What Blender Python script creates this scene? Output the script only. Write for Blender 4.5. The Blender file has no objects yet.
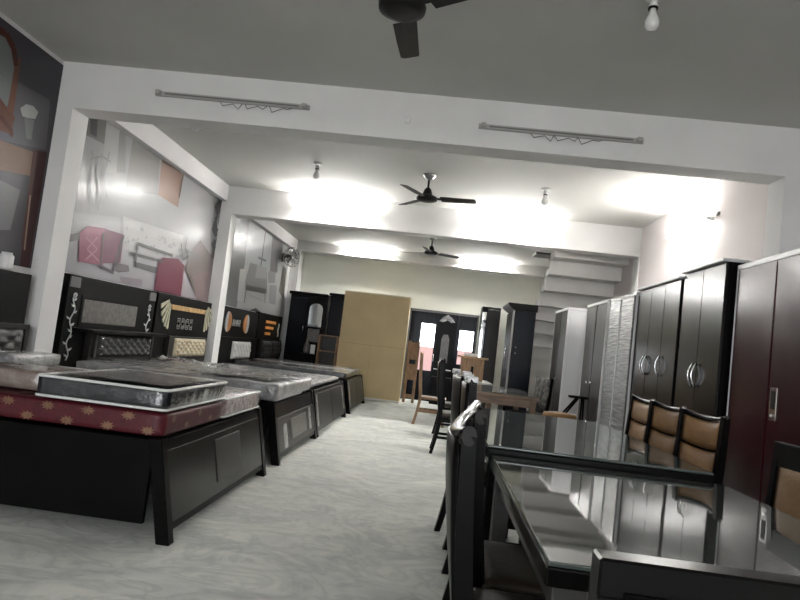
import bpy, bmesh, math, random
from mathutils import Vector, Matrix, noise
random.seed(7)
sc = bpy.context.scene
COL = sc.collection
PI = math.pi
R = math.radians

# ------------------------------------------------------------------ camera model (pixels of the 800x600 frame -> points)
YAW, PITCH, ROLL, FPX, CAMH = .0660, .0724, .1176, 640.0, 1.2
f_ = Vector((-math.sin(YAW)*math.cos(PITCH), math.cos(YAW)*math.cos(PITCH), math.sin(PITCH)))
r0 = Vector((math.cos(YAW), math.sin(YAW), 0)); u0 = r0.cross(f_)
r_ = r0*math.cos(ROLL)+u0*math.sin(ROLL); u_ = -r0*math.sin(ROLL)+u0*math.cos(ROLL)
def at(px, py, ax, v):
    d = f_*FPX + r_*(px-400) - u_*(py-300); o = Vector((0, 0, CAMH))
    t = (v-o[ax])/d[ax]
    return o+d*t

# ------------------------------------------------------------------ materials
MATS = {}
def mat(name, col, rough=.5, metal=0, ior=1.5, coat=0, coat_r=.05, noise_s=0, noise_a=.15, bump=0, bump_s=40, col2=None, alpha=1, emit=None, estr=0, spec=None, stretch=None, det=4, bdist=.01):
    if name in MATS: return MATS[name]
    m = bpy.data.materials.new(name); m.use_nodes = True
    nt = m.node_tree; b = nt.nodes['Principled BSDF']
    c = (*col, 1)
    b.inputs['Base Color'].default_value = c
    b.inputs['Roughness'].default_value = rough
    b.inputs['Metallic'].default_value = metal
    b.inputs['IOR'].default_value = ior
    b.inputs['Coat Weight'].default_value = coat
    b.inputs['Coat Roughness'].default_value = coat_r
    if spec is not None: b.inputs['Specular IOR Level'].default_value = spec
    if alpha < 1: b.inputs['Alpha'].default_value = alpha
    if emit: b.inputs['Emission Color'].default_value = (*emit, 1); b.inputs['Emission Strength'].default_value = estr
    tc = nt.nodes.new('ShaderNodeTexCoord'); mp = nt.nodes.new('ShaderNodeMapping')
    nt.links.new(tc.outputs['Object'], mp.inputs['Vector'])
    if stretch: mp.inputs['Scale'].default_value = stretch
    if noise_s:
        n = nt.nodes.new('ShaderNodeTexNoise'); n.inputs['Scale'].default_value = noise_s; n.inputs['Detail'].default_value = det
        nt.links.new(mp.outputs[0], n.inputs['Vector'])
        rp = nt.nodes.new('ShaderNodeValToRGB')
        a = col2 if col2 else tuple(max(0, x*(1-noise_a)) for x in col)
        d = col if col2 else tuple(min(1, x*(1+noise_a)) for x in col)
        rp.color_ramp.elements[0].position = .3; rp.color_ramp.elements[1].position = .7
        rp.color_ramp.elements[0].color = (*a, 1); rp.color_ramp.elements[1].color = (*d, 1)
        nt.links.new(n.outputs['Fac'], rp.inputs[0]); nt.links.new(rp.outputs[0], b.inputs['Base Color'])
    if bump:
        n = nt.nodes.new('ShaderNodeTexNoise'); n.inputs['Scale'].default_value = bump_s; n.inputs['Detail'].default_value = det
        nt.links.new(mp.outputs[0], n.inputs['Vector'])
        bp = nt.nodes.new('ShaderNodeBump'); bp.inputs['Strength'].default_value = bump; bp.inputs['Distance'].default_value = bdist
        nt.links.new(n.outputs['Fac'], bp.inputs['Height'])
        nt.links.new(bp.outputs[0], b.inputs['Normal'])
        if coat: nt.links.new(bp.outputs[0], b.inputs['Coat Normal'])
    MATS[name] = m
    return m

def marble():
    m = bpy.data.materials.new('white_marble'); m.use_nodes = True; nt = m.node_tree; b = nt.nodes['Principled BSDF']
    N = nt.nodes.new; L = nt.links.new
    tc = N('ShaderNodeTexCoord')
    mp = N('ShaderNodeMapping'); mp.inputs['Rotation'].default_value = (0, 0, R(35)); mp.inputs['Scale'].default_value = (1, 1.5, 1)
    L(tc.outputs['Object'], mp.inputs['Vector'])
    n1 = N('ShaderNodeTexNoise'); n1.inputs['Scale'].default_value = 1.5; n1.inputs['Detail'].default_value = 8; n1.inputs['Distortion'].default_value = 1.6; n1.inputs['Roughness'].default_value = .62
    L(mp.outputs[0], n1.inputs['Vector'])
    r1 = N('ShaderNodeValToRGB'); e = r1.color_ramp.elements
    e[0].position = .38; e[0].color = (.58, .59, .565, 1); e[1].position = .60; e[1].color = (.76, .765, .715, 1)
    L(n1.outputs['Fac'], r1.inputs[0])
    n2 = N('ShaderNodeTexNoise'); n2.inputs['Scale'].default_value = 2.2; n2.inputs['Detail'].default_value = 6; n2.inputs['Distortion'].default_value = 2.5
    L(mp.outputs[0], n2.inputs['Vector'])
    r2 = N('ShaderNodeValToRGB'); e = r2.color_ramp.elements
    e[0].position = .42; e[0].color = (1, 1, 1, 1); e[1].position = .58; e[1].color = (1, 1, 1, 1)
    k = e.new(.5); k.color = (.78, .79, .79, 1)
    L(n2.outputs['Fac'], r2.inputs[0])
    mx = N('ShaderNodeMix'); mx.data_type = 'RGBA'; mx.blend_type = 'MULTIPLY'; mx.inputs[0].default_value = .8
    L(r1.outputs[0], mx.inputs[6]); L(r2.outputs[0], mx.inputs[7]); L(mx.outputs[2], b.inputs['Base Color'])
    b.inputs['Roughness'].default_value = 1.5; b.inputs['IOR'].default_value = 1.45
    MATS['marble'] = m; return m

wall_m = mat('white_wall_paint', (.72, .71, .71), .75, noise_s=1.5, noise_a=.04, bump=.15, bump_s=60)
wallb_m = mat('pale_green_plaster', (.80, .81, .73), .75, noise_s=1.2, col2=(.68, .69, .62), bump=.15, bump_s=40, stretch=(.5, 1, 1.4))
wallr_m = mat('warm_white_wall_paint', (.74, .69, .68), .75, noise_s=1.5, noise_a=.03)
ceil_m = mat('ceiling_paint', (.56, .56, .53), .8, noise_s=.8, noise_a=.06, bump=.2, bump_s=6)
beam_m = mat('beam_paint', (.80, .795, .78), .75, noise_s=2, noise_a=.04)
front_m = mat('front_wall_paint', (.22, .21, .20), .8)
blk = mat('black_polished_wood', (.0028, .0026, .0026), .28, spec=.08, noise_s=3, noise_a=.3, stretch=(1, 1, 8))
blkm = mat('black_matt_wood', (.003, .0028, .0028), .5, spec=.06, noise_s=4, noise_a=.3)
blk_rail = mat('glossy_black_rail', (.004, .0036, .0036), .22, spec=.3)
wenge = mat('dark_wenge_laminate', (.008, .007, .0065), .22, spec=.24, noise_s=5, noise_a=.35, stretch=(8, 8, .6))
wenge2 = mat('brown_black_laminate', (.014, .012, .0105), .34, spec=.35, noise_s=6, noise_a=.3, stretch=(6, 6, .6))
tan_l = mat('tan_leatherette', (.23, .125, .045), .62, ior=1.35, noise_s=9, noise_a=.18, bump=.2, bump_s=60)
seat_m = mat('brown_seat_leatherette', (.03, .02, .013), .6, spec=.3, noise_s=8, noise_a=.15, bump=.2, bump_s=60)
wood_r = mat('raw_brown_wood', (.23, .135, .07), .55, noise_s=5, noise_a=.3, stretch=(6, 6, 1))
wood_t = mat('tan_table_wood', (.15, .085, .045), .4, coat=.3, noise_s=5, noise_a=.3, stretch=(1, 6, 6))
chrome = mat('chrome', (.75, .75, .75), .15, metal=1)
steel = mat('brushed_steel', (.45, .45, .44), .35, metal=1)
white_p = mat('white_plastic', (.75, .75, .73), .4)
white_l = mat('white_laminate', (.55, .55, .56), .35)
gold = mat('dull_gold', (.55, .36, .16), .35, metal=.4, noise_s=30, noise_a=.4)
shellm = mat('cream_shell_inlay', (.50, .48, .35), .4, noise_s=14, noise_a=.2)
orange = mat('orange_laminate', (.60, .24, .06), .35)
glassgrey = mat('grey_patterned_glass', (.13, .12, .11), .3, noise_s=25, noise_a=.35)
greysq = mat('grey_laminate', (.12, .12, .12), .5)
maroon = mat('maroon_steel_paint', (.036, .005, .009), .22, spec=.22)
navy = mat('navy_black_gloss', (.003, .0038, .008), .22, spec=.12)
mirror = mat('mirror_glass', (.6, .62, .62), .04, metal=1)
cardb = mat('tan_cardboard', (.60, .47, .27), .7, noise_s=2, noise_a=.08)
red_f = mat('maroon_mattress_fabric', (.065, .006, .011), .5, spec=.3, coat=.05, coat_r=.12, noise_s=40, noise_a=.2, bump=.4, bump_s=9)
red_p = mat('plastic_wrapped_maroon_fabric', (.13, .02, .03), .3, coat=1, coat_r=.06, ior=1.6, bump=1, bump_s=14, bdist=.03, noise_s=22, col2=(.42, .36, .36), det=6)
motif = mat('gold_motif', (.15, .072, .036), .5, noise_s=60, noise_a=.3)
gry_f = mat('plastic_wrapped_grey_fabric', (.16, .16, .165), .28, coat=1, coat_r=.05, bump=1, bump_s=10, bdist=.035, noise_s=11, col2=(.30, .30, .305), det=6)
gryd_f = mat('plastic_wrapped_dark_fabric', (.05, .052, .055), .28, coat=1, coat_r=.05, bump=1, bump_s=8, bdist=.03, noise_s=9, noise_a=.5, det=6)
blk_f = mat('plastic_wrapped_black_fabric', (.010, .012, .015), .25, coat=.8, coat_r=.08, bump=.9, bump_s=5, bdist=.025, det=5)
film = mat('wrinkled_plastic_film', (.24, .25, .25), .32, coat=.25, coat_r=.12, bump=.8, bump_s=5, bdist=.012, noise_s=5, col2=(.07, .075, .08), stretch=(1, .8, 9), det=9)
filmw = mat('white_protective_film', (.45, .45, .44), .2, coat=1, bump=1, bump_s=30, noise_s=18, col2=(.12, .12, .12), det=6)
piping = mat('white_piping', (.62, .62, .60), .5)
beige_f = mat('beige_floral_fabric', (.22, .19, .16), .4, coat=.8, bump=1, bump_s=7, bdist=.03, noise_s=11, col2=(.15, .09, .08))
cream_l = mat('cream_leatherette', (.42, .37, .26), .45)
dark_l = mat('charcoal_leatherette', (.018, .017, .018), .5, spec=.3)
whit_l = mat('white_quilted_fabric', (.62, .62, .60), .5, bump=.6, bump_s=30)
glass_t = mat('table_glass_top', (.055, .06, .058), .035, ior=2.3, bump=.03, bump_s=3)
glass_t2 = mat('green_table_glass', (.07, .085, .08), .03, ior=2.1, bump=.03, bump_s=2)
glass_e = mat('bevelled_glass_edge', (.06, .075, .07), .12, ior=1.6)
fan_b = mat('black_fan_enamel', (.008, .0075, .007), .45, spec=.3)
fan_br = mat('brown_fan_blade', (.015, .0135, .012), .5, spec=.3)
pvc = mat('grey_batten', (.42, .41, .39), .5)
pvcd = mat('dark_grey_batten', (.17, .165, .155), .6)  # dark grey for loose wires, batten channel and wall stub
bulb_m = mat('opal_bulb_glass', (.75, .75, .73), .15, coat=.5)
tube_m = mat('lit_fluorescent_tube', (1, 1, 1), .4, emit=(1, .985, .96), estr=62)
green_l = mat('plastic_leaves', (.03, .035, .028), .6)
floral_m = mat('black_white_floral_fabric', (.16, .15, .14), .6, noise_s=16, col2=(.006, .006, .006), det=1)
out_m = mat('outside_render', (.17, .095, .09), .8)
out_w = mat('outside_white_render', (.85, .85, .86), .8)
outg = mat('outside_paving', (.6, .6, .6), .8)
stair_m = mat('stair_paint', (.66, .645, .62), .75, noise_s=2, noise_a=.05)
alum = mat('white_edge_strip', (.62, .62, .62), .3)
marble_m = marble()

# ------------------------------------------------------------------ mesh helpers
def nb(): return bmesh.new()
def add_box(bm, lo, hi, bev=0, seg=1, mi=0, M=None):
    r = bmesh.ops.create_cube(bm, size=1); vs = r['verts']
    c = [(a+b)/2 for a, b in zip(lo, hi)]; s = [abs(b-a) for a, b in zip(lo, hi)]
    for v in vs: v.co = Vector((c[0]+v.co.x*s[0], c[1]+v.co.y*s[1], c[2]+v.co.z*s[2]))
    fs = {f for v in vs for f in v.link_faces}
    for f in fs: f.material_index = mi
    if bev:
        es = list({e for v in vs for e in v.link_edges})
        rb = bmesh.ops.bevel(bm, geom=es, offset=min(bev, min(s)*.45), segments=seg, affect='EDGES', profile=.5)
        vs = list({v for f in rb['faces'] for v in f.verts} | {v for v in vs if v.is_valid})
        for f in rb['faces']: f.material_index = mi
    if M is not None: bmesh.ops.transform(bm, matrix=M, verts=[v for v in vs if v.is_valid])
    return vs
def add_tube(bm, pts, r, n=10, mi=0, cap=True):
    pts = [Vector(p) for p in pts]; rings = []
    rr = r if isinstance(r, (list, tuple)) else [r]*len(pts)
    up = None
    for i, p in enumerate(pts):
        t = (pts[min(i+1, len(pts)-1)]-pts[max(i-1, 0)]).normalized()
        if up is None:
            up = Vector((0, 0, 1)) if abs(t.z) < .9 else Vector((1, 0, 0))
        a = t.cross(up).normalized(); b = a.cross(t).normalized(); up = b
        rings.append([bm.verts.new(p+(a*math.cos(2*PI*k/n)+b*math.sin(2*PI*k/n))*rr[i]) for k in range(n)])
    for i in range(len(rings)-1):
        for k in range(n):
            f = bm.faces.new((rings[i][k], rings[i][(k+1) % n], rings[i+1][(k+1) % n], rings[i+1][k])); f.material_index = mi; f.smooth = True
    if cap:
        for rg in (rings[0][::-1], rings[-1]):
            f = bm.faces.new(rg); f.material_index = mi
def add_lathe(bm, prof, n=24, c=(0, 0, 0), mi=0):
    rings = []
    for (r, z) in prof:
        rings.append([bm.verts.new((c[0]+r*math.cos(2*PI*k/n), c[1]+r*math.sin(2*PI*k/n), c[2]+z)) for k in range(n)])
    for i in range(len(rings)-1):
        for k in range(n):
            f = bm.faces.new((rings[i][k], rings[i][(k+1) % n], rings[i+1][(k+1) % n], rings[i+1][k])); f.smooth = True; f.material_index = mi
    bm.faces.new(rings[0][::-1]); bm.faces.new(rings[-1])
def add_prism(bm, pts, ax, a, b, mi=0, bev=0):
    """polygon in the other two axes, extruded along axis ax from a to b"""
    def mk(p, v):
        q = list(p); q.insert(ax, v); return bm.verts.new(q)
    A = [mk(p, a) for p in pts]; B = [mk(p, b) for p in pts]; n = len(pts)
    fs = [bm.faces.new(A), bm.faces.new(B[::-1])]
    for i in range(n): fs.append(bm.faces.new((A[i], B[i], B[(i+1) % n], A[(i+1) % n])))
    for f in fs: f.material_index = mi
    if bev:
        es = list({e for f in fs for e in f.edges})
        bmesh.ops.bevel(bm, geom=es, offset=bev, segments=1, affect='EDGES')
def add_strip(bm, path, w, t, mi=0):
    """rectangular bar: path of (point, ) with half sizes w (along local a) and t (along local b)"""
    pass
def obj(name, bm, ms, parent=None, smooth=False):
    bmesh.ops.recalc_face_normals(bm, faces=bm.faces)
    me = bpy.data.meshes.new(name); bm.to_mesh(me); bm.free()
    for m in (ms if isinstance(ms, (list, tuple)) else [ms]): me.materials.append(m)
    if smooth:
        for p in me.polygons: p.use_smooth = True
    o = bpy.data.objects.new(name, me); COL.objects.link(o)
    if parent: o.parent = parent
    return o
def thing(name, label, cat, loc=(0, 0, 0), rz=0, group=None):
    o = bpy.data.objects.new(name, None); COL.objects.link(o); o.empty_display_size = .1
    o.location = loc; o.rotation_euler = (0, 0, rz); o['label'] = label; o['category'] = cat
    if group: o['group'] = group
    return o
def tag(o, label, cat, group=None):
    o['label'] = label; o['category'] = cat
    if group: o['group'] = group
    return o
def struct(name, bm, m, parent=None):
    o = obj(name, bm, m, parent)
    if not parent: o['kind'] = 'structure'
    return o
def dup(root, loc, rz, label, group=None):
    r = root.copy(); COL.objects.link(r); r.location = loc; r.rotation_euler = (0, 0, rz); r['label'] = label
    if group: r['group'] = group
    for ch in list(root.children):
        c = ch.copy(); COL.objects.link(c); c.parent = r
        for g in ch.children:
            d = g.copy(); COL.objects.link(d); d.parent = c
    return r
def plain(bm, lo, hi): add_box(bm, lo, hi)

# ------------------------------------------------------------------ room
XL, XR, H, YB, YF = -3.6, 2.85, 3.38, 15.05, -5.0
D1, D1b, D2, D2b, D3 = 5.36, 5.62, 9.65, 9.92, 14.62
bm = nb(); add_box(bm, (XL-.2, YF-.2, -.2), (XR+.2, YB+.2, 0)); struct('floor', bm, marble_m)
# ceiling with the stair opening in bay three
SX0, SX1 = 1.69, 2.845
bm = nb()
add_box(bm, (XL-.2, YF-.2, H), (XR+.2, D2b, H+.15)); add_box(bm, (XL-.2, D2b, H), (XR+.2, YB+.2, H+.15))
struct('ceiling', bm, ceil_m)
bm = nb(); add_box(bm, (XL-.2, YF-.2, 0), (XL, YB+.2, H)); struct('wall_left', bm, wall_m)
bm = nb(); add_box(bm, (XR, YF-.2, 0), (XR+.2, YB+.2, H)); struct('wall_right', bm, wallr_m)
FO = (-3.0, 2.4, .02, 2.6)      # unseen opening added behind the camera to let daylight in
bm = nb(); add_box(bm, (XL, YF-.2, 0), (FO[0], YF, H)); add_box(bm, (FO[1], YF-.2, 0), (XR, YF, H)); add_box(bm, (FO[0], YF-.2, FO[3]), (FO[1], YF, H)); add_box(bm, (FO[0], YF-.2, 0), (FO[1], YF, FO[2])); struct('wall_front', bm, front_m)
pl = bpy.data.lights.new('added_opening_portal', 'AREA'); pl.shape = 'RECTANGLE'; pl.size = FO[1]-FO[0]; pl.size_y = FO[3]-FO[2]; pl.cycles.is_portal = True  # guides sky light through the added opening
po = bpy.data.objects.new('added_opening_portal', pl); COL.objects.link(po); po.location = ((FO[0]+FO[1])/2, YF-.1, (FO[2]+FO[3])/2); po.rotation_euler = (R(90), 0, 0)
bm = nb(); add_box(bm, (-9, YF-12, -.12), (9, YF-.2, -.02)); struct('added_ground_front', bm, mat('added_ground_dark', (.10, .10, .10), .9))  # unseen ground, added to cut off light coming up from below
# back wall with a doorway opening
DX0, DX1, DZ = -.72, .90, 2.14
bm = nb()
add_box(bm, (XL, YB, 0), (DX0, YB+.2, H)); add_box(bm, (DX1, YB, 0), (XR, YB+.2, H)); add_box(bm, (DX0, YB, DZ), (DX1, YB+.2, H))
struct('wall_back', bm, wallb_m)
# beams and pillars (portal frames)
def frame(name, y0, y1, zb, wl, wr, m):
    bm = nb()
    add_box(bm, (XL, y0, zb), (XR, y1, H)); add_box(bm, (XL, y0, 0), (XL+wl, y1, zb)); add_box(bm, (XR-wr, y0, 0), (XR, y1, zb))
    return struct(name, bm, m)
frame('trim_1', D1, D1b, 2.965, .15, .16, beam_m)
frame('trim_2', D2, D2b, 2.945, .20, .02, beam_m)
bm = nb(); add_box(bm, (XL, D3, 3.16), (XR, YB, H)); add_box(bm, (XL, D3, 0), (XL+.2, YB, 3.16)); struct('trim_3', bm, beam_m)
bm = nb(); add_box(bm, (XL, D1b, 3.13), (XL+.10, D2, H)); struct('trim_4', bm, wall_m)
bm = nb(); add_box(bm, (XL, D2b, 3.14), (XL+.10, D3, H)); struct('trim_5', bm, wall_m)
bm = nb(); add_box(bm, (XL, D1b+.001, 0), (XL+.015, D2, .1)); struct('baseboard_left', bm, greysq)

# staircase: folded slab climbing toward the camera
bm = nb()
n = 14; rise = H/14.6; run = (YB-.05-D2b)/n
y = YB-.04; z = 0
low = []; top = []
th = .11
for k in range(n):
    z0 = k*rise; z1 = z0+rise; ya = y-k*run; yb = ya-run
    # riser (facing back) and tread slabs
    add_box(bm, (SX0, ya-th, max(z0-th, 0)), (SX1, ya, z1)); add_box(bm, (SX0, yb-th*.0, z1-th), (SX1, ya, z1))
o = obj('staircase', bm, stair_m)
tag(o, 'white plastered staircase with stepped underside rising in the back right corner', 'staircase')
bm = nb(); add_box(bm, (1.74, 12.7, H-.03), (2.08, 13.2, H)); o = obj('ceiling_hatch', bm, greysq); tag(o, 'small dark grey hatch in the ceiling beside the top of the stairs', 'hatch')

# ------------------------------------------------------------------ back door and outside
dr = bpy.data.objects.new('door_1', None); COL.objects.link(dr); dr['kind'] = 'structure'; dr.location = (0, YB, 0)
def leaf(x0, x1, yy, pz0, pz1, px0, px1):
    bm = nb()
    add_box(bm, (x0, yy, 0.01), (px0, yy+.05, DZ-.04), .004); add_box(bm, (px1, yy, 0.01), (x1, yy+.05, DZ-.04), .004)
    add_box(bm, (px0, yy, .01), (px1, yy+.05, pz0), .004); add_box(bm, (px0, yy, pz1), (px1, yy+.05, DZ-.04), .004)
    add_box(bm, (px0+.04, yy-.01, .12), (px1-.04, yy, pz0-.12), .006)
    o = obj('door_leaf', bm, navy, dr)
    bm = nb(); add_tube(bm, [(px1+.03, yy-.03, .95), (px1+.03, yy-.05, .97), (px1+.03, yy-.05, 1.1), (px1+.03, yy-.03, 1.12)], .01, 8)
    obj('door_handle', bm, chrome, o)
leaf(-.69, -.0, .06, .72, 1.82, -.42, -.09)
leaf(.40, .87, .06, .95, 1.75, .49, .82)
bm = nb(); add_box(bm, (.0, .03, 0), (.40, .13, DZ-.04), .01)
obj('middle_panel', bm, navy, dr)
bm = nb(); add_box(bm, (DX0, .0, DZ-.05), (DX1, .15, DZ)); add_box(bm, (DX0, 0, 0), (DX0+.03, .15, DZ)); add_box(bm, (DX1-.03, 0, 0), (DX1, .15, DZ))
obj('door_frame', bm, greysq, dr)
# street behind
bm = nb(); add_box(bm, (-6, YB+.2, -.1), (6, YB+12, -.0)); struct('ground_outside', bm, outg)
bm = nb(); add_box(bm, (-5, YB+4.5, 0), (6, YB+4.7, 1.30)); o = obj('garden_wall', bm, out_m); tag(o, 'pink rendered low wall seen outside through the left door pane', 'wall')

# carved dressing unit standing before the middle of the door
t = thing('dressing_unit', 'black carved dressing unit with small mirror between the two bright door panes', 'dressing table', (.17, YB-.42, 0))
bm = nb(); add_box(bm, (-.22, 0, 0), (.22, .35, .62), .01); obj('cabinet', bm, blk, t)
bm = nb()
pts = [(-.22, .62), (.22, .62), (.22, 1.85), (.16, 1.95), (.08, 1.93), (0, 2.03), (-.08, 1.93), (-.16, 1.95), (-.22, 1.85)]
add_prism(bm, pts, 1, .22, .26); obj('carved_back', bm, blk, t)
bm = nb(); add_prism(bm, [(-.09, .95), (.09, .95), (.09, 1.5), (.05, 1.6), (-.05, 1.6), (-.09, 1.5)], 1, .205, .22); obj('mirror', bm, glassgrey, t)
bm = nb(); add_box(bm, (-.2, .0, .78), (.2, .22, .80), .004); obj('shelf', bm, steel, t)
bm = nb(); add_prism(bm, [(-.18, 1.9), (-.1, 2.0), (0, 2.06), (.1, 2.0), (.18, 1.9), (.1, 1.88), (0, 1.93), (-.1, 1.88)], 1, .19, .22); obj('carved_crest', bm, filmw, t)

# black glossy unit at right of door
t = thing('wardrobe', 'tall black glossy cabinet with mirror strip standing just right of the back door', 'cabinet', (1.13, YB-.5, 0))
bm = nb(); add_box(bm, (-.21, 0, 0), (.21, .48, 2.33), .008); obj('body', bm, blk, t)
bm = nb(); add_box(bm, (-.20, -.012, .75), (-.10, 0, 2.2), .003); obj('mirror_strip', bm, mirror, t)
bm = nb(); add_box(bm, (-.08, -.018, .05), (.20, 0, 2.28), .004); d = obj('door', bm, wenge2, t)
bm = nb(); add_tube(bm, [(-.06, -.02, 1.0), (-.06, -.05, 1.02), (-.06, -.05, 1.15), (-.06, -.02, 1.17)], .008, 8); obj('handle', bm, chrome, d)

# ------------------------------------------------------------------ murals (flat printed posters glued to the wall)
def mural(name, label, y0, y1, z0, z1, polys, lines=()):
    ms = []; bm = nb(); X0 = XL+.001
    def midx(c):
        m = mat('print_%03d_%03d_%03d' % tuple(int(v*999) for v in c), tuple(v*.85 for v in c), .34, spec=.13, coat=.05, coat_r=.1)
        if m not in ms: ms.append(m)
        return ms.index(m)
    add_box(bm, (X0, y0, z0), (X0+.004, y1, z1), mi=midx(polys[0]))
    e = .0045
    for c, pts in polys[1:]:
        e += .00025; q = []
        for p in pts:
            w = at(p[0], p[1], 0, XL+.005)
            q.append((min(max(w.y, y0+.002), y1-.002), min(max(w.z, z0+.002), z1-.002)))
        vs = [bm.verts.new((X0+e, a, b)) for a, b in q]
        f = bm.faces.new(vs); f.material_index = midx(c)
    for c, w_, pts in lines:
        e += .00025; i = midx(c)
        P = [at(p[0], p[1], 0, XL+.005) for p in pts]
        for a, b in zip(P, P[1:]):
            d = Vector((0, b.y-a.y, b.z-a.z)); 
            if d.length < 1e-5: continue
            nrm = Vector((0, -d.z, d.y)).normalized()*w_
            vv = []
            for q in (a+nrm, b+nrm, b-nrm, a-nrm):
                vv.append(bm.verts.new((X0+e, min(max(q.y, y0+.002), y1-.002), min(max(q.z, z0+.002), z1-.002))))
            f = bm.faces.new(vv); f.material_index = i
    # triangulate concave shapes
    bmesh.ops.triangulate(bm, faces=[f for f in bm.faces if len(f.verts) > 4])
    o = obj(name, bm, ms); tag(o, label, 'mural')
    return o
def C3(pts, s, ox, oy): return [(ox+a/s, oy+b/s) for a, b in pts]
A = lambda *p: C3(p, 10/3, 0, 150)      # crop coordinates -> frame
B7 = lambda *p: C3(p, 4, 60, 90)
dot = []
random.seed(3)
for _ in range(34):
    cx = random.uniform(415, 600); cy = 245+(cx-415)*.28+random.uniform(0, 75); s_ = random.uniform(3, 9)
    dot.append(((.36, .36, .38), A((cx, cy-s_), (cx+s_*.8, cy), (cx, cy+s_*.7), (cx-s_*.7, cy+s_*.2))))
mural('wall_mural', 'glossy wall mural of a white room with pink tufted chairs between the first two pillars', D1b+.002, D2-.002, 1.535, 3.128,
 [(.33, .33, .335),
  ((.15, .15, .14), B7((100, 95), (195, 100), (178, 218), (100, 178))),
  ((.05, .05, .05), B7((122, 95), (152, 97), (146, 190), (120, 175))),
  ((.42, .42, .41), B7((190, 100), (246, 110), (225, 330), (165, 330))),
  ((.24, .24, .23), B7((246, 110), (272, 112), (262, 330), (226, 330))),
  ((.22, .21, .20), B7((290, 195), (400, 270), (392, 420), (262, 400))),
  ((.27, .17, .13), B7((405, 282), (490, 328), (472, 470), (392, 420))),
  ((.40, .40, .41), A((240, 208), (400, 225), (400, 300), (236, 280))),
  ((.45, .44, .47), A((236, 275), (450, 310), (640, 370), (720, 520), (500, 480), (200, 420))),
  ((.52, .52, .52), A((410, 220), (610, 285), (610, 345), (560, 365), (410, 330))),
  ] + dot + [
  ((.14, .14, .14), A((226, 282), (262, 275), (262, 298), (226, 306))),
  ((.34, .13, .19), A((262, 275), (290, 253), (350, 262), (340, 385), (258, 372))),
  ((.22, .10, .14), A((345, 262), (410, 282), (398, 375), (338, 378))),
  ((.17, .15, .16), A((385, 375), (425, 385), (428, 405), (390, 408), (372, 398))),
  ((.33, .30, .32), A((395, 420), (470, 432), (470, 455), (400, 440))),
  ((.13, .13, .14), A((447, 372), (525, 392), (520, 412), (447, 390))),
  ((.15, .035, .06), A((525, 372), (540, 358), (590, 362), (612, 385), (598, 496), (508, 476))),
  ((.17, .14, .14), A((612, 395), (640, 330), (665, 300), (700, 350), (735, 290), (728, 360), (695, 515), (655, 500))),
  ((.38, .36, .38), A((608, 420), (655, 500), (600, 488))),
  ((.20, .15, .155), A((640, 420), (700, 400), (690, 512), (652, 500))),
  ((.25, .26, .27), A((735, 90), (765, 95), (735, 300), (700, 500), (692, 520), (725, 260))),
 ],
 [((.10, .06, .04), .02, B7((405, 282), (490, 328), (472, 430))), ((.13, .12, .13), .018, A((340, 275), (330, 392))), ((.13, .12, .13), .022, A((408, 285), (370, 412))),
  ((.13, .12, .13), .015, A((330, 385), (372, 408))), ((.12, .12, .12), .02, A((455, 312), (572, 352))), ((.12, .12, .12), .018, A((430, 344), (540, 372))),
  ((.12, .12, .12), .014, A((455, 312), (447, 388))), ((.55, .3, .36), .01, A((280, 290), (320, 330), (280, 365))), ((.55, .3, .36), .01, A((320, 290), (285, 330), (325, 370))),
  ((.22, .22, .22), .012, A((300, 0), (310, 60), (295, 120), (305, 190))), ((.22, .22, .22), .012, A((335, 10), (322, 70), (332, 140), (322, 200))), ((.22, .22, .22), .012, A((360, 5), (340, 90), (352, 160))),
  ((.22, .22, .22), .01, A((295, 30), (335, 20), (365, 40))),
  ((.05, .05, .05), .05, A((750, 105), (722, 180), (738, 160))), ((.05, .05, .05), .04, A((742, 150), (715, 235), (722, 290), (705, 360))), ((.05, .05, .05), .03, A((725, 190), (745, 130))), ((.07, .07, .07), .12, A((735, 120), (722, 150))), ((.07, .07, .07), .10, A((728, 185), (715, 205))), ((.07, .07, .07), .12, A((718, 250), (708, 280))), ((.07, .07, .07), .10, A((716, 310), (704, 330))),
  ((.15, .15, .15), .02, A((600, 310), (605, 365), (640, 345))), ((.15, .15, .15), .02, A((620, 290), (612, 330), (660, 360)))])
B3 = lambda *p: C3(p, 5, 225, 205)
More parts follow.
